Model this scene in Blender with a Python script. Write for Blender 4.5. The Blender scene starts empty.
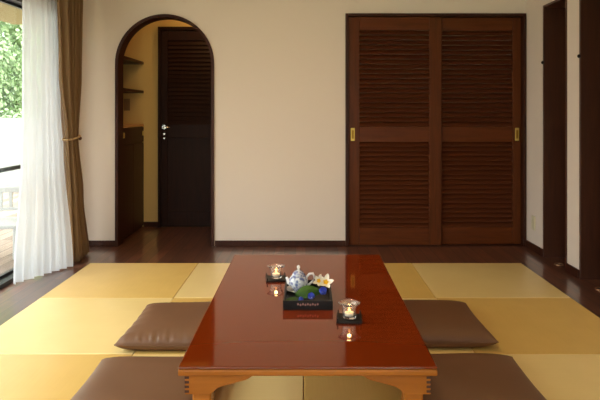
import bpy, bmesh, math, random
from mathutils import Vector, Matrix
random.seed(7)
PI = math.pi
S = bpy.context.scene
COL = S.collection

# ------------------------------------------------------------------ helpers
def lin(r, g, b):
    f = lambda v: (v / 255 / 12.92) if v / 255 <= 0.04045 else ((v / 255 + 0.055) / 1.055) ** 2.4
    return (f(r), f(g), f(b), 1.0)

class MB:
    """collects shapes into one bmesh, linked as one mesh object"""
    def __init__(self):
        self.bm = bmesh.new()
    def box(self, x0, x1, y0, y1, z0, z1, M=None):
        c = [(x0, y0, z0), (x1, y0, z0), (x1, y1, z0), (x0, y1, z0), (x0, y0, z1), (x1, y0, z1), (x1, y1, z1), (x0, y1, z1)]
        v = [self.bm.verts.new(M @ Vector(p) if M else p) for p in c]
        for f in ((0, 3, 2, 1), (4, 5, 6, 7), (0, 1, 5, 4), (1, 2, 6, 5), (2, 3, 7, 6), (3, 0, 4, 7)):
            self.bm.faces.new([v[i] for i in f])
        return self
    def lathe(self, prof, c=(0, 0, 0), n=32, mod=None, sx=1, sy=1):
        rings = []
        for k, (r, z) in enumerate(prof):
            if r < 1e-6:
                rings.append([self.bm.verts.new((c[0], c[1], c[2] + z))])
            else:
                ring = []
                for i in range(n):
                    a = 2 * PI * i / n
                    rr = r * (mod(k, a) if mod else 1)
                    ring.append(self.bm.verts.new((c[0] + rr * math.cos(a) * sx, c[1] + rr * math.sin(a) * sy, c[2] + z)))
                rings.append(ring)
        for a, b in zip(rings, rings[1:]):
            for i in range(n):
                j = (i + 1) % n
                if len(a) == 1 and len(b) == 1: continue
                if len(a) == 1: self.bm.faces.new((a[0], b[j], b[i]))
                elif len(b) == 1: self.bm.faces.new((a[i], a[j], b[0]))
                else: self.bm.faces.new((a[i], a[j], b[j], b[i]))
        return self
    def tube(self, pts, rad, n=10):
        pts = [Vector(p) for p in pts]
        rings = []
        for i, p in enumerate(pts):
            d = (pts[min(i + 1, len(pts) - 1)] - pts[max(i - 1, 0)]).normalized()
            up = Vector((0, 0, 1)) if abs(d.z) < 0.9 else Vector((1, 0, 0))
            u = d.cross(up).normalized(); w = u.cross(d)
            r = rad[i] if isinstance(rad, (list, tuple)) else rad
            rings.append([self.bm.verts.new(p + r * (math.cos(2 * PI * k / n) * u + math.sin(2 * PI * k / n) * w)) for k in range(n)])
        for a, b in zip(rings, rings[1:]):
            for k in range(n):
                self.bm.faces.new((a[k], a[(k + 1) % n], b[(k + 1) % n], b[k]))
        self.bm.faces.new(rings[0][::-1]); self.bm.faces.new(rings[-1])
        return self
    def prism(self, poly, axis, a, b):
        """poly in the two other axes (x,z) for axis y, (y,z) for axis x, (x,y) for axis z"""
        def mk(p, t):
            return {'y': (p[0], t, p[1]), 'x': (t, p[0], p[1]), 'z': (p[0], p[1], t)}[axis]
        A = [self.bm.verts.new(mk(p, a)) for p in poly]; B = [self.bm.verts.new(mk(p, b)) for p in poly]
        self.bm.faces.new(A); self.bm.faces.new(B[::-1])
        n = len(poly)
        for i in range(n):
            self.bm.faces.new((A[i], B[i], B[(i + 1) % n], A[(i + 1) % n]))
        return self
    def grid(self, f, nu, nv, wrap=False):
        g = [[self.bm.verts.new(f(i / nu, j / nv)) for j in range(nv + 1)] for i in range(nu + 1)]
        for i in range(nu):
            for j in range(nv):
                self.bm.faces.new((g[i][j], g[i + 1][j], g[i + 1][j + 1], g[i][j + 1]))
        return self
    def build(self, name, m, parent=None, bevel=0, seg=2, smooth=False, loc=None, solid=0, subsurf=0):
        bmesh.ops.recalc_face_normals(self.bm, faces=self.bm.faces)
        me = bpy.data.meshes.new(name)
        self.bm.to_mesh(me); self.bm.free()
        me.materials.append(m)
        o = bpy.data.objects.new(name, me); COL.objects.link(o)
        if smooth:
            for p in me.polygons: p.use_smooth = True
        if parent: o.parent = parent
        if loc: o.location = loc
        if solid:
            s = o.modifiers.new('solid', 'SOLIDIFY'); s.thickness = solid; s.offset = 0
        if bevel:
            b = o.modifiers.new('bevel', 'BEVEL'); b.width = bevel; b.segments = seg; b.limit_method = 'ANGLE'; b.angle_limit = math.radians(40)
        if subsurf:
            b = o.modifiers.new('sub', 'SUBSURF'); b.levels = subsurf; b.render_levels = subsurf
        return o

def tag(o, label, cat, group=None, kind=None):
    if label: o['label'] = label
    if cat: o['category'] = cat
    if group: o['group'] = group
    if kind: o['kind'] = kind
    return o
def thing(name, label, cat, loc=(0, 0, 0), rz=0, group=None):
    o = bpy.data.objects.new(name, None); COL.objects.link(o)
    o.location = loc; o.rotation_euler = (0, 0, rz); o.empty_display_size = 0.05
    return tag(o, label, cat, group)
def struct(o, label=None):
    o['kind'] = 'structure'
    if label: o['label'] = label
    return o
def dup(root, loc, rz, label, group=None):
    r = root.copy(); COL.objects.link(r); r.location = loc; r.rotation_euler = (0, 0, rz); r['label'] = label
    if group: r['group'] = group
    for ch in list(root.children):
        c = ch.copy(); COL.objects.link(c); c.parent = r
        for g in ch.children:
            d = g.copy(); COL.objects.link(d); d.parent = c
    return r

# ------------------------------------------------------------------ materials
def new_mat(name):
    m = bpy.data.materials.new(name); m.use_nodes = True
    nt = m.node_tree; b = nt.nodes['Principled BSDF']
    return m, nt, b
def plain(name, c, rough=0.5, metal=0, coat=0, spec=0.5, trans=0, ior=1.5, emit=None, es=0, sheen=0, noise=0, nscale=30):
    m, nt, b = new_mat(name)
    b.inputs['Base Color'].default_value = c; b.inputs['Roughness'].default_value = rough
    b.inputs['Metallic'].default_value = metal; b.inputs['Coat Weight'].default_value = coat
    b.inputs['Specular IOR Level'].default_value = spec; b.inputs['Transmission Weight'].default_value = trans
    b.inputs['IOR'].default_value = ior; b.inputs['Sheen Weight'].default_value = sheen
    if emit: b.inputs['Emission Color'].default_value = emit; b.inputs['Emission Strength'].default_value = es
    if noise:
        tc = nt.nodes.new('ShaderNodeTexCoord'); n = nt.nodes.new('ShaderNodeTexNoise'); n.inputs['Scale'].default_value = nscale
        n.inputs['Detail'].default_value = 4
        mx = nt.nodes.new('ShaderNodeMix'); mx.data_type = 'RGBA'
        mx.inputs['A'].default_value = [v * (1 - noise) for v in c[:3]] + [1]; mx.inputs['B'].default_value = [min(1, v * (1 + noise)) for v in c[:3]] + [1]
        nt.links.new(tc.outputs['Object'], n.inputs['Vector']); nt.links.new(n.outputs['Fac'], mx.inputs['Factor'])
        nt.links.new(mx.outputs['Result'], b.inputs['Base Color'])
        bp = nt.nodes.new('ShaderNodeBump'); bp.inputs['Strength'].default_value = 0.08; bp.inputs['Distance'].default_value = 0.01
        nt.links.new(n.outputs['Fac'], bp.inputs['Height']); nt.links.new(bp.outputs['Normal'], b.inputs['Normal'])
    return m
def wood(name, c1, c2, stretch=(12, 1, 12), scale=3, rough=0.35, coat=0.0, coat_rough=0.05, planks=None):
    m, nt, b = new_mat(name)
    tc = nt.nodes.new('ShaderNodeTexCoord'); mp = nt.nodes.new('ShaderNodeMapping'); mp.inputs['Scale'].default_value = stretch
    n = nt.nodes.new('ShaderNodeTexNoise'); n.inputs['Scale'].default_value = scale; n.inputs['Detail'].default_value = 6; n.inputs['Distortion'].default_value = 0.0 if name == 'table_lacquer' else 0.6; mp.inputs['Location'].default_value = (3.37, 7.71, 1.13)
    cr = nt.nodes.new('ShaderNodeValToRGB'); cr.color_ramp.elements[0].color = c1; cr.color_ramp.elements[1].color = c2
    cr.color_ramp.elements[0].position = 0.3; cr.color_ramp.elements[1].position = 0.7
    nt.links.new(tc.outputs['Object'], mp.inputs['Vector']); nt.links.new(mp.outputs['Vector'], n.inputs['Vector'])
    nt.links.new(n.outputs['Fac'], cr.inputs['Fac'])
    out = cr.outputs['Color']
    if planks:
        w, L = planks
        mp2 = nt.nodes.new('ShaderNodeMapping'); mp2.inputs['Rotation'].default_value = (0, 0, PI / 2)
        br = nt.nodes.new('ShaderNodeTexBrick'); br.inputs['Scale'].default_value = 1
        br.inputs['Brick Width'].default_value = L; br.inputs['Row Height'].default_value = w
        br.inputs['Mortar Size'].default_value = 0.004; br.inputs['Mortar Smooth'].default_value = 0.3
        br.inputs['Color1'].default_value = (0.65, 0.65, 0.65, 1); br.inputs['Color2'].default_value = (1.3, 1.3, 1.3, 1); br.inputs['Mortar'].default_value = (0.3, 0.3, 0.3, 1)
        nt.links.new(tc.outputs['Object'], mp2.inputs['Vector']); nt.links.new(mp2.outputs['Vector'], br.inputs['Vector'])
        mx = nt.nodes.new('ShaderNodeMix'); mx.data_type = 'RGBA'; mx.blend_type = 'MULTIPLY'; mx.inputs['Factor'].default_value = 1
        nt.links.new(out, mx.inputs['A']); nt.links.new(br.outputs['Color'], mx.inputs['B']); out = mx.outputs['Result']
        bp = nt.nodes.new('ShaderNodeBump'); bp.inputs['Strength'].default_value = 0.25; bp.inputs['Distance'].default_value = 0.002; bp.invert = True
        nt.links.new(br.outputs['Fac'], bp.inputs['Height']); nt.links.new(bp.outputs['Normal'], b.inputs['Normal'])
    nt.links.new(out, b.inputs['Base Color'])
    b.inputs['Roughness'].default_value = rough; b.inputs['Coat Weight'].default_value = coat; b.inputs['Coat Roughness'].default_value = coat_rough
    return m

def plaster(name, c):
    m, nt, b = new_mat(name)
    b.inputs['Base Color'].default_value = c; b.inputs['Roughness'].default_value = 0.85; b.inputs['Specular IOR Level'].default_value = 0.2
    tc = nt.nodes.new('ShaderNodeTexCoord'); n = nt.nodes.new('ShaderNodeTexNoise'); n.inputs['Scale'].default_value = 45; n.inputs['Detail'].default_value = 5
    bp = nt.nodes.new('ShaderNodeBump'); bp.inputs['Strength'].default_value = 0.12; bp.inputs['Distance'].default_value = 0.004
    nt.links.new(tc.outputs['Object'], n.inputs['Vector']); nt.links.new(n.outputs['Fac'], bp.inputs['Height']); nt.links.new(bp.outputs['Normal'], b.inputs['Normal'])
    return m

def tatami_mat(name, c1, c2, rough=0.38, aniso=0.95, spec=1.0):
    m, nt, b = new_mat(name)
    tc = nt.nodes.new('ShaderNodeTexCoord'); mp = nt.nodes.new('ShaderNodeMapping'); mp.inputs['Scale'].default_value = (3, 260, 1)
    n = nt.nodes.new('ShaderNodeTexNoise'); n.inputs['Scale'].default_value = 1; n.inputs['Detail'].default_value = 2
    n2 = nt.nodes.new('ShaderNodeTexNoise'); n2.inputs['Scale'].default_value = 5
    ad = nt.nodes.new('ShaderNodeMath'); ad.operation = 'ADD'; hf = nt.nodes.new('ShaderNodeMath'); hf.operation = 'MULTIPLY'; hf.inputs[1].default_value = 0.5
    cr = nt.nodes.new('ShaderNodeValToRGB'); cr.color_ramp.elements[0].color = c1; cr.color_ramp.elements[1].color = c2
    cr.color_ramp.elements[0].position = 0.3; cr.color_ramp.elements[1].position = 0.7
    nt.links.new(tc.outputs['Object'], mp.inputs['Vector']); nt.links.new(mp.outputs['Vector'], n.inputs['Vector']); nt.links.new(tc.outputs['Object'], n2.inputs['Vector'])
    nt.links.new(n.outputs['Fac'], ad.inputs[0]); nt.links.new(n2.outputs['Fac'], ad.inputs[1]); nt.links.new(ad.outputs[0], hf.inputs[0]); nt.links.new(hf.outputs[0], cr.inputs['Fac'])
    nt.links.new(cr.outputs['Color'], b.inputs['Base Color'])
    b.inputs['Roughness'].default_value = rough; b.inputs['Specular IOR Level'].default_value = spec
    b.inputs['Anisotropic'].default_value = aniso
    tg = nt.nodes.new('ShaderNodeTangent'); tg.direction_type = 'UV_MAP'; tg.uv_map = 'UVMap'
    nt.links.new(tg.outputs['Tangent'], b.inputs['Tangent'])
    return m

M = {}
M['wall'] = plaster('plaster_beige', lin(222, 208, 195))
M['hall_wall'] = plaster('plaster_yellow', lin(214, 182, 118))
M['ceiling'] = plaster('plaster_ceiling', lin(235, 228, 215))
M['floor'] = wood('floor_boards', lin(80, 44, 28), lin(108, 62, 40), (10, 1, 10), 3, 0.42, 0.8, 0.12, planks=(0.09, 0.9))
M['floor'].node_tree.nodes['Principled BSDF'].inputs['Specular IOR Level'].default_value = 1.0
M['dark'] = wood('dark_wood', lin(50, 25, 16), lin(66, 34, 21), (14, 14, 1), 3, 0.4)
M['door'] = wood('closet_wood', lin(78, 38, 14), lin(96, 49, 20), (14, 14, 1), 3, 0.36)
M['rail'] = wood('closet_wood_across', lin(80, 38, 14), lin(100, 50, 20), (1, 14, 14), 3, 0.36)
M['hall_door'] = wood('hall_door_wood', lin(34, 17, 9), lin(46, 23, 13), (14, 14, 1), 3, 0.5)
M['louvre'] = plain('louvre_wood', lin(80, 38, 17), 0.38)
M['jamb'] = wood('jamb_wood', lin(64, 34, 20), lin(78, 43, 26), (14, 14, 1), 3, 0.42)
M['table_top'] = plain('table_lacquer', lin(114, 40, 7), 0.5, coat=1.0)
_b = M['table_top'].node_tree.nodes['Principled BSDF']; _b.inputs['Coat Roughness'].default_value = .055; _b.inputs['Coat IOR'].default_value = 1.58; _b.inputs['Specular IOR Level'].default_value = .0
M['table_top'].node_tree.nodes['Principled BSDF'].inputs['Coat IOR'].default_value = 1.55
for _m, _s in (('table_top', .0), ('hall_door', .12), ('dark', .2), ('door', .15), ('rail', .15), ('louvre', .2)): M[_m].node_tree.nodes['Principled BSDF'].inputs['Specular IOR Level'].default_value = _s
M['table'] = wood('table_wood', lin(156, 88, 20), lin(180, 106, 30), (1, 14, 14), 2.5, 0.42, 0.15, 0.15)
M['table'].node_tree.nodes['Principled BSDF'].inputs['Specular IOR Level'].default_value = .25
M['end_grain'] = plain('end_grain', lin(70, 34, 16), 0.6)
M['cushion'] = plain('cushion_brown', lin(106, 72, 46), 0.5, noise=0.05, nscale=9)
M['curtain'] = plain('curtain_brown', lin(130, 102, 70), 0.85)
M['cord'] = plain('cord_beige', lin(190, 160, 120), 0.8)
M['brass'] = plain('brass', lin(205, 175, 90), 0.4, metal=0.6)
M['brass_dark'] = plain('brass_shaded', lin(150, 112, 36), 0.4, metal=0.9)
M['bronze'] = plain('dull_bronze', lin(170, 130, 95), 0.45, metal=0.8)
M['steel'] = plain('steel', lin(215, 212, 205), 0.22, metal=1)
M['black'] = plain('black_lacquer', lin(22, 16, 14), 0.35, spec=0.2)
M['alu'] = plain('black_aluminium', lin(24, 24, 26), 0.4)
M['rail_grey'] = plain('grey_aluminium', lin(70, 76, 76), 0.4)
M['cream'] = plain('cream_plastic', lin(214, 204, 170), 0.4)
M['tan_plastic'] = plain('tan_plastic', lin(150, 120, 80), 0.5)
M['glass'] = plain('clear_glass', (1, 1, 1, 1), 0.02, trans=.95, ior=1.5)
M['wax'] = plain('white_wax', lin(245, 238, 220), 0.5)
M['flame'] = plain('flame', lin(255, 180, 80), 0.5, emit=(1.0, 0.55, 0.16, 1), es=3.5)
M['leaf'] = plain('leaf_green', lin(54, 88, 24), 0.6, spec=.3, noise=0.2, nscale=40)
M['petal'] = plain('petal_white', lin(250, 246, 232), 0.5)
M['petal_yellow'] = plain('petal_yellow', lin(248, 200, 30), 0.5)
M['petal_blue'] = plain('petal_blue', lin(84, 100, 205), 0.4, noise=0.4, nscale=120)
M['pink'] = plain('pale_pink_paint', lin(150, 106, 98), 0.6)
M['white_metal'] = plain('white_paint', lin(176, 178, 176), 0.4)
M['render_white'] = plaster('white_render', lin(168, 171, 168))
M['soffit'] = plaster('beige_soffit', lin(150, 134, 104))
M['deck'] = wood('pale_deck', lin(140, 120, 105), lin(160, 140, 124), (10, 1, 10), 3, 0.6, planks=(0.12, 1.2))
M['foliage'] = plain('foliage', lin(174, 195, 152), 0.6, noise=0.25, nscale=3)
M['bark'] = plain('bark', lin(110, 90, 70), 0.8)
M['counter'] = wood('counter_wood', lin(190, 140, 80), lin(205, 155, 95), (10, 1, 10), 3, 0.4)
M['tatami_sheen'] = tatami_mat('sheen_tatami_rush', lin(231, 202, 130), lin(241, 213, 146), rough=0.32)  # same rush as the golden mats; weave sheen painted in as paler base colour
M['tatami_sheen'].node_tree.nodes['Principled BSDF'].inputs['Coat Weight'].default_value = .6; M['tatami_sheen'].node_tree.nodes['Principled BSDF'].inputs['Coat Roughness'].default_value = .3
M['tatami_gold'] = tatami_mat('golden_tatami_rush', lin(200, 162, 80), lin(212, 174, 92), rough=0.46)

def porcelain():
    m, nt, b = new_mat('blue_white_porcelain')
    tc = nt.nodes.new('ShaderNodeTexCoord'); v = nt.nodes.new('ShaderNodeTexVoronoi'); v.inputs['Scale'].default_value = 75
    n = nt.nodes.new('ShaderNodeTexNoise'); n.inputs['Scale'].default_value = 60
    mul = nt.nodes.new('ShaderNodeMath'); mul.operation = 'MULTIPLY'
    cr = nt.nodes.new('ShaderNodeValToRGB'); cr.color_ramp.elements[0].color = lin(112, 120, 162); cr.color_ramp.elements[1].color = lin(214, 217, 220)
    cr.color_ramp.elements[0].position = 0.14; cr.color_ramp.elements[1].position = 0.36
    nt.links.new(tc.outputs['Object'], v.inputs['Vector']); nt.links.new(tc.outputs['Object'], n.inputs['Vector'])
    nt.links.new(v.outputs['Distance'], mul.inputs[0]); nt.links.new(n.outputs['Fac'], mul.inputs[1]); nt.links.new(mul.outputs[0], cr.inputs['Fac'])
    nt.links.new(cr.outputs['Color'], b.inputs['Base Color']); b.inputs['Roughness'].default_value = 0.12
    return m
M['porcelain'] = porcelain()
M['china'] = plain('white_china', lin(232, 232, 232), 0.12)

def sheer_mat():
    m = bpy.data.materials.new('sheer_voile'); m.use_nodes = True; nt = m.node_tree
    for n in list(nt.nodes): nt.nodes.remove(n)
    out = nt.nodes.new('ShaderNodeOutputMaterial')
    tl = nt.nodes.new('ShaderNodeBsdfTranslucent'); tl.inputs['Color'].default_value = (0.80, 0.83, 0.86, 1)
    df = nt.nodes.new('ShaderNodeBsdfDiffuse'); df.inputs['Color'].default_value = (0.88, 0.91, 0.95, 1)
    tr = nt.nodes.new('ShaderNodeBsdfTransparent')
    a = nt.nodes.new('ShaderNodeMixShader'); a.inputs[0].default_value = 0.45
    c = nt.nodes.new('ShaderNodeMixShader'); c.inputs[0].default_value = 0.16
    nt.links.new(tl.outputs[0], a.inputs[1]); nt.links.new(df.outputs[0], a.inputs[2])
    nt.links.new(a.outputs[0], c.inputs[1]); nt.links.new(tr.outputs[0], c.inputs[2]); nt.links.new(c.outputs[0], out.inputs[0])
    return m
M['sheer'] = sheer_mat()
M['paper'] = sheer_mat(); M['paper'].name = 'shade_paper'
def pane_mat():
    m = bpy.data.materials.new('window_glass'); m.use_nodes = True; nt = m.node_tree
    for n in list(nt.nodes): nt.nodes.remove(n)
    out = nt.nodes.new('ShaderNodeOutputMaterial'); tr = nt.nodes.new('ShaderNodeBsdfTransparent'); tr.inputs[0].default_value = (0.88, 0.90, 0.88, 1)
    gl = nt.nodes.new('ShaderNodeBsdfGlossy'); gl.inputs['Roughness'].default_value = 0.0
    mx = nt.nodes.new('ShaderNodeMixShader'); mx.inputs[0].default_value = 0.05
    nt.links.new(tr.outputs[0], mx.inputs[1]); nt.links.new(gl.outputs[0], mx.inputs[2]); nt.links.new(mx.outputs[0], out.inputs[0])
    return m
M['pane'] = pane_mat()

# ------------------------------------------------------------------ room shell
XL, XR, YB, YF, ZC = -2.05, 1.955, 5.07, -1.6, 2.45
YH = 5.94                                  # far wall of the hall
WT = 0.12                                  # back wall thickness
AC, AR, AS = -1.255, 0.412, 1.622           # arch centre x, inner radius, springing height
CX0, CX1, CZ = 0.376, 1.928, 2.04           # closet opening

struct(MB().box(XL - .12, XR + .35, YF - .1, YH + .1, -.12, 0).build('floor', M['floor']), 'dark brown glossy plank floor around the mats')
struct(MB().box(XL - .15, XR + .35, YF - .1, YH + .1, ZC, ZC + .1).build('ceiling', M['ceiling']))
# back wall with arch and closet openings
b = MB()
b.box(XL - .1, AC - AR - .02, YB, YB + WT, 0, ZC)
b.box(AC + AR + .02, CX0 - .01, YB, YB + WT, 0, ZC)
b.box(CX0 - .01, CX1 + .01, YB, YB + WT, CZ + .01, ZC)
b.box(CX1 + .01, XR + .1, YB, YB + WT, 0, ZC)
N = 32; R2 = AR + .02
for i in range(N):
    a0, a1 = PI * i / N, PI * (i + 1) / N
    p0 = (AC + R2 * math.cos(a0), AS + R2 * math.sin(a0)); p1 = (AC + R2 * math.cos(a1), AS + R2 * math.sin(a1))
    b.prism([p0, (p0[0], ZC), (p1[0], ZC), p1], 'y', YB, YB + WT)
struct(b.build('wall_back', M['wall']), 'beige plaster back wall')
# closet box behind the louvred doors
b = MB(); b.box(CX0 - .1, XR + .1, 5.75, 5.8, 0, ZC); b.box(CX0 - .12, CX0 - .08, YB + WT, 5.8, 0, ZC); b.box(XR + .06, XR + .1, YB + WT, 5.8, 0, ZC)
struct(b.build('wall_closet', M['wall']))
# hall walls
struct(MB().box(XL - .1, .1, YH, YH + .1, 0, ZC).build('wall_hall', M['hall_wall']), 'yellow lit wall at the back of the hall')
struct(MB().box(-.35, -.25, YB + WT, YH, 0, ZC).build('wall_hall_right', M['hall_wall']))
struct(MB().box(XL - .1, XL, YB + WT, YH, 0, ZC).build('wall_hall_left', M['hall_wall']))
# right wall with two narrow openings
OPEN = [(4.27, 4.69), (3.645, 4.065)]; OZ = 2.063; JD = .2
b = MB()
ys = [YB] + [v for o in OPEN for v in (o[1], o[0])] + [YF]
for i in range(0, len(ys), 2):
    b.box(XR, XR + .1, ys[i + 1], ys[i], 0, ZC)
for o in OPEN: b.box(XR, XR + .1, o[0], o[1], OZ, ZC)
struct(b.build('wall_right', M['wall']), 'white plaster right wall with two dark openings')
for k, (y0, y1) in enumerate(OPEN):
    b = MB()       # jambs, head and casing strip
    t = .018
    b.box(XR - .006, XR + JD, y1 - t, y1 + .004, 0, OZ); b.box(XR - .006, XR + JD, y0 - .004, y0 + t, 0, OZ); b.box(XR - .006, XR + JD, y0 - .004, y1 + .004, OZ - t, OZ + .004)
    struct(b.build('trim_%d' % (k + 3), M['jamb'], bevel=.003), 'dark wooden lining of the %s narrow opening in the right wall' % ('farther', 'nearer')[k])
    d = MB().box(XR + JD - .03, XR + JD + .01, y0 + t, y1 - t, .005, OZ - t).build('door_%d' % (k + 4), M['jamb'])
    struct(d, 'dark door closing the %s narrow opening of the right wall' % ('farther', 'nearer')[k])
    kn = MB().lathe([(0, .016), (.008, .015), (.013, .009), (.014, 0), (0, 0)], n=16).build('wall_catch', M['black'], smooth=True)
    kn.location = (XR - .006, y1 - .006, 1.598 - .01 * k); kn.rotation_euler = (0, -PI / 2, 0)
    tag(kn, 'small dark round catch on the edge of the %s narrow opening' % ('farther', 'nearer')[k], 'catch', 'dark catches on the right wall')
    rg = thing('floor_ring', 'pale metal ring set in the dark floor at the %s narrow opening' % ('farther', 'nearer')[k], 'ring', (XR + .02, (y0 + y1) / 2 - .03, 0), 0, 'floor rings at the openings')
    rb = MB(); n = 28
    rb.lathe([(.027, .0), (.027, .006), (.034, .006), (.034, 0), (.027, 0)], n=28)
    rb.build('ring', M['bronze'], rg, smooth=False)
    MB().lathe([(0, .002), (.027, .002), (.027, 0)], n=28).build('plate', M['alu'], rg)
# baseboards
BH = .05
b = MB(); b.box(XL, AC - AR - .027, YB - .014, YB, 0, BH); b.box(AC + AR + .035, CX0 - .026, YB - .014, YB, 0, BH)
struct(b.build('baseboard_back', M['dark'], bevel=.003))
b = MB()
for i in range(0, len(ys), 2): b.box(XR - .014, XR, ys[i + 1] + .004, ys[i] - .005, 0, BH + .012)
struct(b.build('baseboard_right', M['dark'], bevel=.003))
struct(MB().box(XL + .36, -1.53, YH - .014, YH, 0, BH).build('baseboard_hall', M['dark']))
# left wall with the big sliding window
WY0, WY1, WZ = -.6, 4.72, 2.02
b = MB(); b.box(XL - .12, XL, WY1, YB + .1, 0, ZC); b.box(XL - .12, XL, WY0, WY1, WZ, ZC); b.box(XL - .12, XL, YF, WY0, 0, ZC)
struct(b.build('wall_left', M['wall']))
FX0, FX1, FZ0, FZ1 = -1.3, 1.1, .05, 1.95
b = MB(); b.box(XL - .12, FX0, YF - .1, YF, 0, ZC); b.box(FX1, XR + .1, YF - .1, YF, 0, ZC); b.box(FX0, FX1, YF - .1, YF, 0, FZ0); b.box(FX0, FX1, YF - .1, YF, FZ1, ZC)
struct(b.build('wall_front', M['wall']))
w = thing('added_window', 'added unseen window behind the camera, for front light', None, (0, YF - .05, 0)); w['kind'] = 'structure'  # window added out of view to bring in low daylight from the front
b = MB()
for x in (FX0, -.125, FX1 - .05): b.box(x, x + .05, -.03, .03, FZ0, FZ1)
b.box(FX0, FX1, -.03, .03, FZ0, FZ0 + .05); b.box(FX0, FX1, -.03, .03, FZ1 - .05, FZ1)
b.build('frame', M['alu'], w)
for x0, x1 in ((FX0 + .05, -.125), (-.075, FX1 - .05)): MB().box(x0, x1, -.003, .003, FZ0 + .05, FZ1 - .05).build('pane', M['pane'], w)

# arch casing and reveal
b = MB()
def arch_pts(r, n=40):
    return [(AC + r, 0)] + [(AC + r * math.cos(PI * i / n), AS + r * math.sin(PI * i / n)) for i in range(n + 1)] + [(AC - r, 0)]
def arch_band(b, r0, r1, y0, y1):
    A, B = arch_pts(r0), arch_pts(r1)
    va = [[b.bm.verts.new((p[0], y, p[1])) for p in P] for P in (A, B) for y in (y0, y1)]
    for i in range(len(A) - 1):
        for p, q in ((0, 1), (1, 3), (3, 2), (2, 0)):
            b.bm.faces.new((va[p][i], va[p][i + 1], va[q][i + 1], va[q][i]))
arch_band(b, AR, AR + .027, YB - .016, YB + .001)
arch_band(b, AR, AR + .021, YB, YB + WT + .01)
struct(b.build('trim_1', M['dark']), 'dark wooden casing around the arched opening')
# closet frame
b = MB()
b.box(CX0 - .026, CX0, YB - .025, YB + WT, 0, CZ + .026); b.box(CX1, CX1 + .024, YB - .025, YB + WT, 0, CZ + .026)
b.box(CX0, CX1, YB - .025, YB + WT, CZ, CZ + .026); b.box(CX0, CX1, YB - .012, YB + WT, 0, .008)
struct(b.build('trim_2', M['dark'], bevel=.002), 'dark wooden frame of the louvred closet')

# ------------------------------------------------------------------ louvred closet doors
def louvre_door(name, x0, x1, y0, lw, rw, pull_side, label):
    d = thing(name, label, None, ((x0 + x1) / 2, y0, 0.01)); d['kind'] = 'structure'
    h = (x1 - x0) / 2; H = CZ - .012; T = .032
    MB().box(-h, -h + lw, 0, T, 0, H).build('stile', M['door'], d, bevel=.003)
    MB().box(h - rw, h, 0, T, 0, H).build('stile', M['door'], d, bevel=.003)
    rails = [(0, .150), (.915, 1.050), (1.91, H)]
    for r in rails:
        MB().box(-h + lw, h - rw, .002, T - .002, r[0], r[1]).build('rail', M['rail'], d, bevel=.003)
    for (za, zb) in ((.150, .915), (1.050, 1.91)):
        b = MB(); n = round((zb - za) / .043); p = (zb - za) / n
        for i in range(n):
            zc = za + (i + .5) * p
            Mx = Matrix.Translation((0, T / 2, zc)) @ Matrix.Rotation(math.radians(50), 4, 'X')
            b.box(-h + lw - .002, h - rw + .002, -.0245, .0245, -.0045, .0045, Mx)
        b.build('louvre_panel', M['louvre'], d, bevel=.002, seg=1)
    px = -h + .038 if pull_side < 0 else h - .036
    pl = MB().box(px - .018, px + .018, -.004, .004, .925, 1.04).build('pull', M['brass'], d, bevel=.003)
    pl['label'] = 'brass recessed finger pull'
    MB().box(px - .009, px + .009, -.0055, 0, .945, 1.02).build('recess', M['brass_dark'], pl)
    return d
louvre_door('door_1', CX0 + .002, 1.201, YB - .003, .098, .105, -1, 'left louvred sliding closet door, in front of the other')
louvre_door('door_2', 1.115, CX1 - .002, YB + .034, .105, .076, 1, 'right louvred sliding closet door, behind the other')

# ------------------------------------------------------------------ hall behind the arch
d = thing('door_3', 'dark door with louvred top seen through the arch', None, (-1.10, YH - .04, .006)); d['kind'] = 'structure'
MB().box(-.40, -.335, 0, .035, 0, 2.03).build('stile', M['hall_door'], d, bevel=.003)
MB().box(.335, .40, 0, .035, 0, 2.03).build('stile', M['hall_door'], d, bevel=.003)
for z0, z1 in ((0, .16), (.92, 1.06), (1.93, 2.03)):
    MB().box(-.335, .335, .002, .033, z0, z1).build('rail', M['hall_door'], d, bevel=.003)
MB().box(-.335, .335, .014, .024, .16, .92).build('panel', M['hall_door'], d)
b = MB(); n = 20
for i in range(n):
    Mx = Matrix.Translation((0, .0175, 1.06 + (i + .5) * .87 / n)) @ Matrix.Rotation(math.radians(70), 4, 'X')
    b.box(-.337, .337, -.028, .028, -.004, .004, Mx)
b.build('louvre_panel', M['hall_door'], d)
hd = MB().lathe([(0, 0), (.022, 0), (.022, .008), (0, .008)], n=20)
h_ = hd.build('handle', M['steel'], d, smooth=False); h_.location = (-.367, -.001, 1.03); h_.rotation_euler = (PI / 2, 0, 0)
MB().tube([(0, 0, .006), (0, 0, .035), (.010, 0, .042), (.07, 0, .042)], .006, 10).build('lever', M['steel'], h_, smooth=True)
k_ = MB().lathe([(0, 0), (.012, 0), (.012, .006), (0, .006)], n=16).build('lock', M['steel'], d); k_.location = (-.367, -.001, .96); k_.rotation_euler = (PI / 2, 0, 0)
k_ = MB().lathe([(0, 0), (.009, 0), (.009, .006), (0, .006)], n=16).build('lock', M['steel'], d); k_.location = (-.367, -.001, .915); k_.rotation_euler = (PI / 2, 0, 0)
b = MB(); b.box(-1.53, -1.502, YH - .055, YH, 0, 2.075); b.box(-.698, -.67, YH - .055, YH, 0, 2.075); b.box(-1.502, -.698, YH - .055, YH, 2.042, 2.075)
struct(b.build('trim_5', M['hall_door'], bevel=.003), 'dark frame of the hall door')

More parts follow.
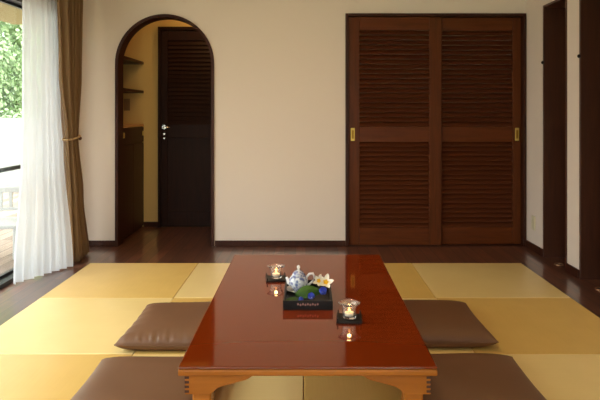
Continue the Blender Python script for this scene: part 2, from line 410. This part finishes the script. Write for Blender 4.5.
for k, z in enumerate((1.716, 1.416)):
    s = MB().box(XL + .001, -1.69, YB + WT + .012, YH - .002, z - .028, z).build('wall_shelf', M['dark'], bevel=.002)
    tag(s, ('upper', 'lower')[k] + ' dark wall shelf in the hall left of the dark door', 'shelf', 'hall shelves')
c = thing('hall_cabinet', 'dark wooden cabinet low in the hall under the shelves', 'cabinet', (-1.87, 5.57, 0))
MB().box(-.178, .165, -.365, .365, 0, 1.045).build('body', M['dark'], c, bevel=.002)
MB().box(-.178, .185, -.367, .367, 1.045, 1.066).build('countertop', M['counter'], c, bevel=.003)['label'] = 'pale wooden cabinet top'
dr = MB().box(.165, .182, -.36, .36, .885, 1.038).build('drawer', M['dark'], c, bevel=.003)
for y in (-.31, .31):
    MB().box(.182, .196, y - .01, y + .01, .95, 1.0).build('handle', M['brass'], dr, bevel=.003)
for y0, y1 in ((-.36, -.002), (.002, .36)):
    MB().box(.165, .182, y0, y1, .02, .878).build('door', M['dark'], c, bevel=.003)
sw = thing('switch_plate', 'small tan switch plate on the hall wall between lower shelf and cabinet', 'switch', (-1.865, YH, 1.27))
MB().box(-.032, .032, -.008, 0, -.062, .062).build('plate', M['tan_plastic'], sw, bevel=.003)
MB().box(-.014, .014, -.012, -.007, -.022, .022).build('rocker', M['tan_plastic'], sw, bevel=.002)

# outlet on the right wall
ol = thing('wall_outlet', 'cream wall outlet low on the right wall beside the closet', 'outlet', (XR, 4.89, .24))
MB().box(-.008, 0, -.036, .036, -.06, .06).build('plate', M['cream'], ol, bevel=.003)
for z in (-.025, .025):
    MB().box(-.0105, -.007, -.015, .015, z - .014, z + .014).build('socket', M['cream'], ol, bevel=.002)

# ------------------------------------------------------------------ sliding window, balcony, garden
w = thing('window_1', 'tall sliding glass window with black frame on the left', None, (XL - .06, 0, 0)); w['kind'] = 'structure'
b = MB(); f = .04
b.box(-.05, .062, WY0, WY1, .001, .03); b.box(-.05, .062, WY0, WY1, WZ - f, WZ); b.box(-.05, .062, WY0, WY0 + f, 0, WZ); b.box(-.05, .062, WY1 - f, WY1, 0, WZ)
b.build('frame', M['alu'], w)
cuts = [WY0 + f, 1.0, 2.7, WY1 - f]
for i in range(3):
    x = (-.02, .015, -.02)[i]; y0, y1 = cuts[i] - (.02 if i else 0), cuts[i + 1] + (.02 if i < 2 else 0)
    b = MB()
    b.box(x - .012, x + .012, y0, y0 + .04, .03, WZ - f); b.box(x - .012, x + .012, y1 - .04, y1, .03, WZ - f)
    b.box(x - .012, x + .012, y0, y1, .03, .05); b.box(x - .012, x + .012, y0, y1, WZ - f - .02, WZ - f)
    sash = b.build('sash', M['alu'], w)
    MB().box(x - .002, x + .002, y0 + .04, y1 - .04, .05, WZ - f - .02).build('pane', M['pane'], sash)
gr = thing('guard_rail', 'dark metal rail crossing outside the sliding window', 'rail', (XL - .16, 2.2, .768))
MB().box(-.012, .012, -2.6, 2.6, -.015, .015).build('bar', M['rail_grey'], gr, bevel=.002)
for y in (-2.6, 2.6):
    MB().box(-.012, .05, y - .02, y + .02, -.03, .03).build('bracket', M['alu'], gr)
struct(MB().box(-9, XL - .12, -4, 9.2, -.12, -.02).build('floor_deck', M['deck']), 'pale deck outside the window')
struct(MB().box(-3.7, XL - .12, 3.6, 7.2, 2.3, 2.42).build('ceiling_eave', M['soffit']), 'beige eave above the balcony')
b = MB(); b.box(-9, XL - .12, 9, 9.15, -.02, 1.10); b.box(-9.1, -9, -4, 9.15, -.02, .7)
struct(b.build('wall_garden', M['render_white']), 'bright white garden wall outside')
struct(MB().box(-30, 10, -15, 40, -.4, -.13).build('floor_ground', M['foliage']))
# white garden chair
gc = thing('garden_chair', 'white garden chair on the deck outside the sliding window', 'chair', (-2.62, 4.85, -.02), math.radians(10))
MB().box(-.21, .21, -.21, .21, .25, .28).build('seat', M['white_metal'], gc, bevel=.006)
for sx in (-1, 1):
    for sy in (-1, 1):
        MB().box(sx * .195 - .015, sx * .195 + .015, sy * .195 - .015, sy * .195 + .015, 0, .25 if sy < 0 else .56).build('leg', M['white_metal'], gc, bevel=.004)
b = MB(); b.box(-.21, .21, .182, .208, .50, .55); b.box(-.21, .21, .182, .208, .34, .37)
for x in (-.12, -.04, .04, .12): b.box(x - .015, x + .015, .187, .203, .36, .51)
b.build('backrest', M['white_metal'], gc, bevel=.004)
# trees behind the garden wall
def tree(x, y, h, r, label):
    t = thing('garden_tree', label, 'tree', (x, y, -.13), 0, 'garden trees')
    MB().tube([(0, 0, 0), (.05, 0, h * .4), (-.04, .05, h * .8)], [.11, .08, .04], 8).build('trunk', M['bark'], t, smooth=True)
    b = MB()
    blobs = [(random.uniform(-r, r) * .7, random.uniform(-r, r) * .7, random.uniform(.12, 1.0) * h) for _ in range(44)]
    for _ in range(26000):
        cx, cy, cz = random.choice(blobs)
        v = Vector((random.gauss(0, 1), random.gauss(0, 1), random.gauss(0, 1))).normalized() * r * .45 * random.uniform(.6, 1)
        p = Vector((cx, cy, cz)) + v
        n = (v.normalized() + Vector((random.uniform(-.7, .7), random.uniform(-.7, .7), random.uniform(-.2, .9)))).normalized()
        u = n.cross(Vector((random.random(), random.random(), random.random()))).normalized(); q = n.cross(u); s = random.uniform(.02, .038)
        vs = [b.bm.verts.new(p + u * s * 1.6 * math.cos(a) + q * s * .8 * math.sin(a)) for a in (0, PI / 3, 2 * PI / 3, PI, 4 * PI / 3, 5 * PI / 3)]
        b.bm.faces.new(vs)
    b.build('crown', M['foliage'], t)
tree(-5.3, 11.0, 4.6, 1.3, 'green leafy tree nearest behind the white garden wall')
tree(-8.6, 11.6, 5.0, 1.3, 'green leafy tree behind the white garden wall, left of the nearest tree')
tree(-6.9, 15.2, 5.8, 1.7, 'tallest green leafy tree farther behind the white garden wall')

# ------------------------------------------------------------------ curtains
def lerp(a, b, t): return a + (b - a) * t
def interp(keys, z):
    for (z0, v0), (z1, v1) in zip(keys, keys[1:]):
        if z0 >= z >= z1:
            t = (z0 - z) / (z0 - z1); t = t * t * (3 - 2 * t)
            return [lerp(p, q, t) for p, q in zip(v0, v1)]
    return keys[-1][1]
def curtain(b, keys, folds, nu, nv, ztop, zbot, phase=0, sharp=1.0):
    # keys: (z, (y0, y1, x0, x1, amplitude))
    def f(u, v):
        z = lerp(ztop, zbot, v); y0, y1, x0, x1, amp = interp(keys, z)
        w = 2 * PI * folds * (u + .02 * math.sin(7 * u + phase))
        x = lerp(x0, x1, u) + amp * (math.sin(w + phase) + .3 * math.sin(2.3 * w + z * 1.1))
        y = lerp(y0, y1, u) + amp * .35 * math.cos(w * 1.0 + phase + .4 * z)
        return (x, y, z)
    b.grid(f, nu, nv)
sc = thing('sheer_curtain', 'white sheer curtain hanging at the left window', 'curtain', (0, 0, 0))
b = MB()
curtain(b, [(2.32, (3.99, 4.5, -1.985, -1.965, .016)), (1.2, (3.98, 4.5, -1.985, -1.95, .016)), (.9, (3.96, 4.5, -1.985, -1.93, .017)), (.015, (3.89, 4.35, -2.01, -1.80, .020))], 7, 220, 40, 2.32, .012, .6)
b.build('drape', M['sheer'], sc, smooth=True)
b = MB(); b.tube([(-1.975, 3.95, 2.335), (-1.975, 4.55, 2.335)], .012, 10); b.build('curtain_rod', M['white_metal'], sc, smooth=True)
bc = thing('brown_curtain', 'brown curtain tied back in the corner beside the sheer curtain', 'curtain', (0, 0, 0))
b = MB()
curtain(b, [(2.32, (4.27, 4.76, -1.85, -1.885, .034)), (1.5, (4.34, 4.71, -1.855, -1.88, .032)), (.99, (4.46, 4.68, -1.86, -1.885, .02)), (.5, (4.47, 4.74, -1.845, -1.875, .03)), (.02, (4.44, 4.82, -1.82, -1.86, .036))], 7.5, 240, 48, 2.32, .015, 2.2)
b.build('drape', M['curtain'], bc, smooth=True, solid=.004)
b = MB()
pts = [(-1.878 + .045 * math.cos(a) + 0, 4.565 + .12 * math.sin(a), .985 + .015 * math.sin(a)) for a in [2 * PI * i / 28 for i in range(29)]]
b.tube(pts, .008, 8)
tb = b.build('tieback', M['cord'], bc, smooth=True); tb['label'] = 'pale cord tieback'
MB().lathe([(0, -.018), (.012, -.012), (.018, 0), (.012, .012), (0, .018)], c=(-1.86, 4.685, .975), n=14).build('tieback_knob', M['end_grain'], bc, smooth=True)
MB().tube([(-1.87, 4.2, 2.335), (-1.87, 4.85, 2.335)], .014, 10).build('curtain_rod', M['end_grain'], bc, smooth=True)

# ------------------------------------------------------------------ tatami mats
XE = [-1.685, -.84, -.01, .825, 1.68]; YE = [4.45, 3.61, 2.77, 1.93]
rown = ['back', 'middle', 'front']; coln = ['outer left', 'inner left', 'inner right', 'outer right']
def tatami(ci, ri):
    x0, x1, y1, y0 = XE[ci], XE[ci + 1], YE[ri], YE[ri + 1]; g = .0015
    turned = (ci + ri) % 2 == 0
    hx, hy = (x1 - x0) / 2 - g, (y1 - y0) / 2 - g
    if turned: hx, hy = hy, hx
    b = MB().box(-hx, hx, -hy, hy, 0, .012)
    uv = b.bm.loops.layers.uv.new('UVMap')
    for fa in b.bm.faces:
        for l in fa.loops: l[uv].uv = (l.vert.co.x, l.vert.co.y)
    o = b.build('tatami_mat', M['tatami_gold' if turned else 'tatami_sheen'], bevel=.003)
    o.location = ((x0 + x1) / 2, (y0 + y1) / 2, .0005)
    if turned: o.rotation_euler = (0, 0, PI / 2)
    tag(o, ('golden' if turned else 'sheen-painted golden') + ' rush tatami mat, %s column, %s row' % (coln[ci], rown[ri]) + ((', partly under the table') if ci in (1, 2) else (', next to the %s floorboards' % ('left', 'right')[ci == 3])), 'tatami mat', 'tatami mats')
for ri in range(3):
    for ci in range(4):
        tatami(ci, ri)
ZT = .013

# ------------------------------------------------------------------ low table
TZ = .34; TX, TY0, TY1, TW = .006, 1.893, 3.397, .432
t = thing('low_table', 'long low glossy reddish brown wooden table standing on the tatami', 'table', (TX, (TY0 + TY1) / 2, ZT))
L = (TY1 - TY0) / 2; H = TZ - ZT
MB().box(-TW, TW, -L, L, H - .010, H).build('tabletop', M['table_top'], t, bevel=.006, seg=4)
MB().box(-TW, TW, -L, L, H - .032, H - .010).build('edge_moulding', M['table'], t, bevel=.005, seg=3)
MB().box(-TW + .012, TW - .012, -L + .012, L - .012, H - .034, H - .0315).build('underside', M['table'], t)
zt, zb = H - .034, H - .101
BX = .412
def bracket_poly(l):      # profile hung from the top, outer end at 0
    return [(0, zt), (0, zb), (.078, zb), (.088, zb + .003), (.097, zb + .010), (.105, zb + .018), (.118, zb + .0245), (.137, zb + .0305), (.17, zb + .039), (.2, zb + .047), (.212, zb + .052), (.222, zb + .059), (.236, zt)]
for sx in (-1, 1):
    for sy in (-1, 1):
        yo = sy * (L - .018)
        br = MB().prism([(sx * (BX - p[0]), p[1]) for p in bracket_poly(0)], 'y', yo, yo - sy * .022).build('bracket', M['table'], t, bevel=.002)
        b = MB()
        for k in range(4):
            z = zt - .010 - k * .0155
            b.box(sx * (BX - .014), sx * (BX + .0008), yo + sy * .0008, yo - sy * .012, z - .0042, z + .0042)
        b.build('finger_joint', M['end_grain'], br)
        xo = sx * BX
        MB().prism([(sy * (L - .040 - p[0]), p[1]) for p in bracket_poly(0)], 'x', xo, xo - sx * .022).build('bracket', M['table'], t, bevel=.002)
        MB().box(sx * .36 - .032, sx * .36 + .032, sy * (L - .072) - .032, sy * (L - .072) + .032, 0, zt).build('leg', M['table'], t, bevel=.006)

# ------------------------------------------------------------------ floor cushions
def cushion_mesh(name, seed, parent, wr=1.0):
    rnd = random.Random(seed); ph = [rnd.uniform(0, 6) for _ in range(8)]
    b = MB(); n = 80; Rr = .285; Hh = .098
    def surf(top):
        def f(u, v):
            a, c = 2 * u - 1, 2 * v - 1
            # ease the parameter so that rows crowd at the seam
            a = math.copysign(1 - (1 - abs(a)) ** 1.5, a); c = math.copysign(1 - (1 - abs(c)) ** 1.5, c)
            pin = .045
            x = a * (1 - pin * (1 - c * c) * abs(a) ** 3); y = c * (1 - pin * (1 - a * a) * abs(c) ** 3)
            e = max(0, (1 - abs(a) ** 4)) * max(0, (1 - abs(c) ** 4)); e = e ** .42
            z0 = .034 + .010 * (a * a * c * c)
            if top:
                z = z0 + (Hh - z0) * e * (1 - .10 * (1 - a * a) * (1 - c * c) * 0)
                edge = (abs(c) ** 9) * (1 - abs(c) ** 24)
                z += wr * .006 * edge * (.6 * math.sin(29 * a + ph[0]) + .7 * math.sin(53 * a + ph[1] + 9 * c)) * (.6 + .5 * math.sin(5 * a + ph[5])) * (1 if c < 0 else .35)
                edge2 = (abs(a) ** 8) * (1 - abs(a) ** 24)
                z += wr * .003 * edge2 * math.sin(19 * c + ph[2])
                z += .0035 * e * math.sin(3.1 * a + ph[3] + 1.7 * c) * math.sin(2.6 * c + ph[4])
            else:
                z = z0 * (1 - min(1, e * 1.5)) if True else 0
            return (x * Rr, y * Rr, z)
        return f
    b.grid(surf(True), n, n); b.grid(surf(False), n, n)
    bmesh.ops.remove_doubles(b.bm, verts=b.bm.verts, dist=.0006)
    o = b.build(name, M['cushion'], parent, smooth=True)
    return o
CU = [(-.645, 3.05, 0, 'brown floor cushion at the left side of the table, farther one with wrinkled front edge', 1, 1.7),
      (-.645, 2.315, PI, 'brown floor cushion at the left side of the table, nearer one', 2, .25),
      (.66, 3.085, 0, 'dark brown floor cushion at the right side of the table, farther one', 3, .15),
      (.665, 2.345, PI, 'dark brown floor cushion at the right side of the table, nearer one', 4, .1)]
for x, y, rz, lab, sd, wr in CU:
    c = thing('floor_cushion', lab, 'cushion', (x, y, ZT), rz, 'floor cushions around the table')
    cv = cushion_mesh('cover', sd, c, wr)
    b = MB(); pts = []
    for s in range(4):
        for i in range(16):
            k = -1 + 2 * i / 16; q = .285 * (1 - .045 * (1 - k * k)); kk = k * .285
            pts.append([(kk, -q), (q, kk), (-kk, q), (-q, -kk)][s])
    b.tube([(p[0], p[1], .034 + .010 * (p[0] * p[1] / .285 ** 2) ** 2) for p in pts + pts[:1]], .0028, 6)
    b.build('piping', M['cushion'], c, smooth=True)

# ------------------------------------------------------------------ tray and tea things on the table
tx, ty = .008, 2.592
tr = thing('tray', 'black rectangular lacquer tray in the middle of the low table', 'tray', (tx, ty, TZ))
w2, l2, h2 = .107, .155, .040
MB().box(-w2, w2, -l2, l2, 0, .008).build('base', M['black'], tr, bevel=.002)
b = MB(); b.box(-w2, w2, -l2, -l2 + .009, .006, h2); b.box(-w2, w2, l2 - .009, l2, .006, h2)
b.box(-w2, -w2 + .009, -l2 + .009, l2 - .009, .006, h2); b.box(w2 - .009, w2, -l2 + .009, l2 - .009, .006, h2)
rim = b.build('rim', M['black'], tr, bevel=.0015)
b = MB()
for k in range(9):
    x = -.042 + k * .0105
    b.lathe([(0, -.006), (.0035, -.003), (.0045, 0), (.003, .003), (0, .006)], c=(x, -l2, .024 + .0015 * (-1) ** k), n=8, sy=.3)
em = b.build('emblem', M['pink'], rim); em['label'] = 'small pale pink ornament row on the tray front'

def place(o, x, y, z): o.location = (x, y, z); return o
# saucer + teapot
px, py = -.035, 2.675; zf = TZ + .008
sa = MB().lathe([(0, 0), (.034, 0), (.036, .003), (.058, .011), (.060, .013), (.056, .0125), (.034, .006), (0, .005)], n=36).build('saucer', M['china'], smooth=True)
place(sa, px, py, zf); tag(sa, 'white china saucer under the small teapot', 'saucer')
tp = thing('teapot', 'small blue and white porcelain teapot standing in the black tray', 'teapot', (px, py, zf + .006), math.radians(-6)); tp.scale = (1.03, 1.03, 1.06)
MB().lathe([(0, 0), (.024, 0), (.026, .004), (.037, .016), (.044, .032), (.043, .048), (.035, .060), (.026, .066), (0, .066)], n=36).build('body', M['porcelain'], tp, smooth=True)
ld = MB().lathe([(.030, .064), (.029, .069), (.022, .078), (.012, .085), (.006, .088), (0, .088)], n=32).build('lid', M['porcelain'], tp, smooth=True)
MB().lathe([(0, .086), (.005, .087), (.004, .092), (.008, .099), (.007, .105), (0, .110)], n=16).build('knob', M['china'], ld, smooth=True)
MB().tube([(-.034, 0, .024), (-.046, 0, .032), (-.050, 0, .044), (-.056, 0, .054)], [.012, .010, .007, .005], 12).build('spout', M['china'], tp, smooth=True)
MB().tube([(.036, 0, .056), (.050, 0, .072), (.066, 0, .074), (.072, 0, .060), (.066, 0, .040), (.050, 0, .026), (.038, 0, .022)], [.005, .005, .0052, .0052, .005, .005, .005], 12).build('handle', M['china'], tp, smooth=True)

def petal(b, L_, W_, cup, ang, tilt, c, notch=0, n=6):
    """one petal with thickness, pointing along ang, raised by tilt"""
    R = Matrix.Translation(c) @ Matrix.Rotation(ang, 4, 'Z') @ Matrix.Rotation(-tilt, 4, 'Y')
    def mk(off):
        def f(u, v):
            wv = W_ * (math.sin(PI * min(1, u * .93 + .05)) ** .7) * (v - .5)
            z = cup * (u * u) * 1.0 + cup * 1.4 * (abs(v - .5) * 2) ** 2 * u + off
            return R @ Vector((u * L_, wv, z))
        return f
    b.grid(mk(0), n, n); b.grid(mk(.0012), n, n)
# big leaf
b = MB()
def leaf_f(off):
    def f(u, v):
        wv = .040 * (math.sin(PI * u ** .85) ** .75) * (v - .5) * 2
        return (u * .16 - .08, wv, .010 + .020 * math.sin(PI * u) - .012 * (abs(v - .5) * 2) ** 1.2 * 1.0 + .014 * (1 - abs(2 * v - 1)) * 0 + off)
    return f
b.grid(leaf_f(0), 18, 8); b.grid(leaf_f(.0012), 18, 8)
lf = thing('leaf', 'big green leaf lying in the black tray before the teapot', 'leaf', (.012, 2.59, zf + .016), math.radians(14))
lf.rotation_euler = (math.radians(40), math.radians(-6), math.radians(8)); lf.scale = (.78, .8, .8)
b.build('blade', M['leaf'], lf, smooth=True)
MB().tube([(-.08, 0, .0115), (0, 0, .0325), (.075, 0, .0155)], .0016, 6).build('midrib', M['leaf'], lf)
b = MB()
b.grid(leaf_f(0), 18, 8); b.grid(leaf_f(.0012), 18, 8)
lf2 = thing('leaf', 'smaller green leaf at the left front of the black tray', 'leaf', (-.062, 2.51, zf + .002), math.radians(75)); lf2.scale = (.7, .7, .6)
b.build('blade', M['leaf'], lf2, smooth=True)
# white and yellow flowers
def plumeria(name, loc, sc, tilt, rz, label):
    f = thing(name, label, 'flower', loc, rz, 'white flowers in the tray'); f.rotation_euler = (tilt, 0, rz); f.scale = (sc,) * 3
    for k in range(5):
        b = MB(); petal(b, .042, .023, .005, 2 * PI * k / 5, math.radians(22), (0, 0, .012)); b.build('petal', M['petal'], f, smooth=True)
    b = MB()
    for k in range(5): petal(b, .016, .011, .002, 2 * PI * k / 5, math.radians(24), (0, 0, .0138))
    b.build('flower_centre', M['petal_yellow'], f, smooth=True)
    MB().tube([(0, 0, .014), (0, 0, 0), (.002, 0, -.014)], [.004, .003, .0025], 8).build('stem', M['leaf'], f)
plumeria('white_flower', (.088, 2.62, TZ + .058), 1.0, math.radians(52), math.radians(8), 'white frangipani with yellow centre at the right side of the tray')
plumeria('white_flower', (.066, 2.705, TZ + .042), .85, math.radians(58), math.radians(-20), 'paler white flower between the teapot and the frangipani')
def blueflower(loc, sc, tilt, rz, label):
    f = thing('blue_flower', label, 'flower', loc, rz, 'blue flowers in the tray'); f.rotation_euler = (tilt, 0, rz); f.scale = (sc,) * 3
    for k in range(5):
        b = MB(); petal(b, .024, .028, .007, 2 * PI * k / 5 + .3, math.radians(30), (0, 0, .006)); b.build('petal', M['petal_blue'], f, smooth=True)
    MB().lathe([(0, .006), (.004, .007), (.003, .012), (0, .014)], n=10).build('flower_centre', M['petal'], f, smooth=True)
blueflower((.072, 2.545, zf + .026), 1.15, math.radians(40), .2, 'blue flower in the tray below the frangipani')
blueflower((.028, 2.505, zf + .016), 1.0, math.radians(35), -.4, 'blue flower in the middle of the tray in front of the leaf')
blueflower((-.028, 2.49, zf + .010), .7, math.radians(30), .9, 'smallest blue flower at the left front of the tray')

# candle glasses on black coasters
def coaster():
    c = thing('coaster', '', 'coaster', (0, 0, 0), 0, 'black candle coasters')
    MB().box(-.052, .052, -.052, .052, 0, .008).build('base', M['black'], c, bevel=.002)
    for s in (-1, 1):
        MB().box(s * .052 - .003 * s, s * .052 - .009 * s, -.052, .052, .006, .022).build('side_rail', M['black'], c, bevel=.0015)
    return c
def candle_glass():
    g = thing('candle_glass', '', 'candle holder', (0, 0, 0), 0, 'glass candle holders')
    prof = [(0, 0), (.024, 0), (.027, .002), (.028, .02), (.0285, .042), (.033, .054), (.041, .060), (.042, .063), (.039, .0635), (.031, .0575), (.0255, .044), (.0245, .02), (.0235, .009), (0, .008)]
    def mod(k, a): return 1 + (.10 * math.cos(4 * a + PI / 4 * 0) if 5 <= k <= 9 else .035 * math.cos(4 * a + PI))
    MB().lathe(prof, n=48, mod=mod).build('bowl', M['glass'], g, smooth=True)
    return g
def tealight():
    c = thing('tealight', '', 'candle', (0, 0, 0), 0, 'lit tealights')
    MB().lathe([(0, 0), (.0185, 0), (.0185, .014), (.0175, .014), (.0172, .0128), (0, .0125)], n=28).build('cup', M['wax'], c, smooth=False)
    MB().tube([(0, 0, .012), (0, 0, .019)], .0008, 6).build('wick', M['black'], c)
    MB().lathe([(0, .017), (.004, .020), (.0052, .0245), (.0036, .030), (.0013, .035), (0, .037)], n=16).build('flame', M['flame'], c, smooth=True)
    return c
c0, g0, t0 = coaster(), candle_glass(), tealight()
spots = [((275.5 - 306) * 2.83 / 570, 2.885, 'left rear', 'behind the tray, left of the teapot', 6), ((349.5 - 306) * 2.31 / 570, 2.325, 'right front', 'at the right in front of the tray', -4)]
for i, (x, y, nm, where, r) in enumerate(spots):
    r = math.radians(r)
    lc = 'small black wooden coaster %s under a candle glass' % where
    lg = 'clear flared glass candle holder %s' % where
    lt = 'lit white tealight in the glass %s' % where
    if i == 0:
        for o, l, z in ((c0, lc, TZ), (g0, lg, TZ + .0085), (t0, lt, TZ + .0175)):
            o['label'] = l; o.location = (x, y, z); o.rotation_euler = (0, 0, r)
    else:
        dup(c0, (x, y, TZ), r, lc); dup(g0, (x, y, TZ + .0085), r, lg); dup(t0, (x, y, TZ + .0175), r, lt)
    pl = bpy.data.lights.new('candle_light', 'POINT'); pl.energy = .12; pl.color = (1, .55, .2); pl.shadow_soft_size = .008
    po = bpy.data.objects.new('candle_light', pl); COL.objects.link(po); po.location = (x, y, TZ + .065)

# ------------------------------------------------------------------ light
def area(name, loc, rot, sx, sy, e, col, shape='RECTANGLE'):
    l = bpy.data.lights.new(name, 'AREA'); l.energy = e; l.color = col; l.shape = shape; l.size = sx; l.size_y = sy
    o = bpy.data.objects.new(name, l); COL.objects.link(o); o.location = loc; o.rotation_euler = rot
    return o
def ceiling_lamp(x, y, e, col, label, z=ZC, r=.16):
    c = thing('ceiling_lamp', label, 'lamp', (x, y, z - .001), 0)
    MB().lathe([(0, -.001), (r + .02, -.001), (r + .02, -.03), (r, -.03), (r, -.012), (0, -.012)], n=32).build('rim', M['white_metal'], c)
    area('lamp_light', (x, y, z - .035), (0, 0, 0), 2 * r, 2 * r, e, col, 'DISK')
WARM = (1.0, .66, .36)
ceiling_lamp(-0.3, 3.1, 13, WARM, 'round ceiling lamp above the table')
fl = thing('added_fill_lamp', 'added unseen paper lantern lamp behind the camera, for warm front light', 'lamp', (-.9, -1.1, 0))  # unseen lamp, added as warm fill for the table front and underside
MB().lathe([(0, 0), (.14, 0), (.14, .012), (.02, .02), (0, .02)], n=28).build('base', M['end_grain'], fl)
MB().tube([(0, 0, .015), (0, 0, 1.0)], .010, 10).build('pole', M['end_grain'], fl, smooth=True)
MB().lathe([(.06, 1.0), (.14, 1.06), (.19, 1.16), (.20, 1.26), (.19, 1.36), (.14, 1.46), (.06, 1.52)], n=28).build('lamp_shade', M['paper'], fl, smooth=True)
pl = bpy.data.lights.new('lamp_light', 'POINT'); pl.energy = 12; pl.color = WARM; pl.shadow_soft_size = .07
po = bpy.data.objects.new('lamp_light', pl); COL.objects.link(po); po.location = (-.9, -1.1, 1.26)
ceiling_lamp(-1.0, 5.52, 3.2, (1.0, .60, .22), 'round ceiling lamp in the hall', r=.05)

po = area('window_portal', (XL - .2, (WY0 + WY1) / 2, WZ / 2), (0, -PI / 2, 0), WZ, WY1 - WY0, 1, (1, 1, 1))
po.data.cycles.is_portal = True
po = area('window_portal', ((FX0 + FX1) / 2, YF - .15, (FZ0 + FZ1) / 2), (PI / 2, 0, 0), FX1 - FX0, FZ1 - FZ0, 1, (1, 1, 1))
po.data.cycles.is_portal = True

wd = bpy.data.worlds.new('sky'); S.world = wd; wd.use_nodes = True
wn = wd.node_tree; bg = wn.nodes['Background']; bg.inputs[1].default_value = 1.0
tc = wn.nodes.new('ShaderNodeTexCoord'); sx = wn.nodes.new('ShaderNodeSeparateXYZ'); rp = wn.nodes.new('ShaderNodeMapRange')   # overcast sky: brighter overhead than at the horizon
rp.inputs['From Min'].default_value = 0; rp.inputs['From Max'].default_value = 1; rp.inputs['To Min'].default_value = 3.4; rp.inputs['To Max'].default_value = 12.0
vm = wn.nodes.new('ShaderNodeVectorMath'); vm.operation = 'SCALE'; vm.inputs[0].default_value = (.96, .98, 1.0)
wn.links.new(tc.outputs['Generated'], sx.inputs[0]); wn.links.new(sx.outputs['Z'], rp.inputs['Value']); wn.links.new(rp.outputs['Result'], vm.inputs['Scale']); wn.links.new(vm.outputs[0], bg.inputs[0])

# ------------------------------------------------------------------ camera
cam = bpy.data.cameras.new('camera'); co = bpy.data.objects.new('camera', cam); COL.objects.link(co)
co.location = (0, 0, 1.183); co.rotation_euler = (PI / 2, 0, 0)
cam.sensor_width = 36; cam.lens = 34.2; cam.shift_x = -6 / 600; cam.shift_y = -87 / 600; cam.clip_start = .02
S.camera = co
S.cycles.use_denoising = True
S.cycles.max_bounces = 10; S.cycles.diffuse_bounces = 5; S.cycles.glossy_bounces = 4; S.cycles.transmission_bounces = 8; S.cycles.transparent_max_bounces = 12
S.view_settings.view_transform = 'Standard'; S.view_settings.look = 'None'; S.view_settings.gamma = 1
S.view_settings.use_curve_mapping = False; S.view_settings.exposure = 0.1
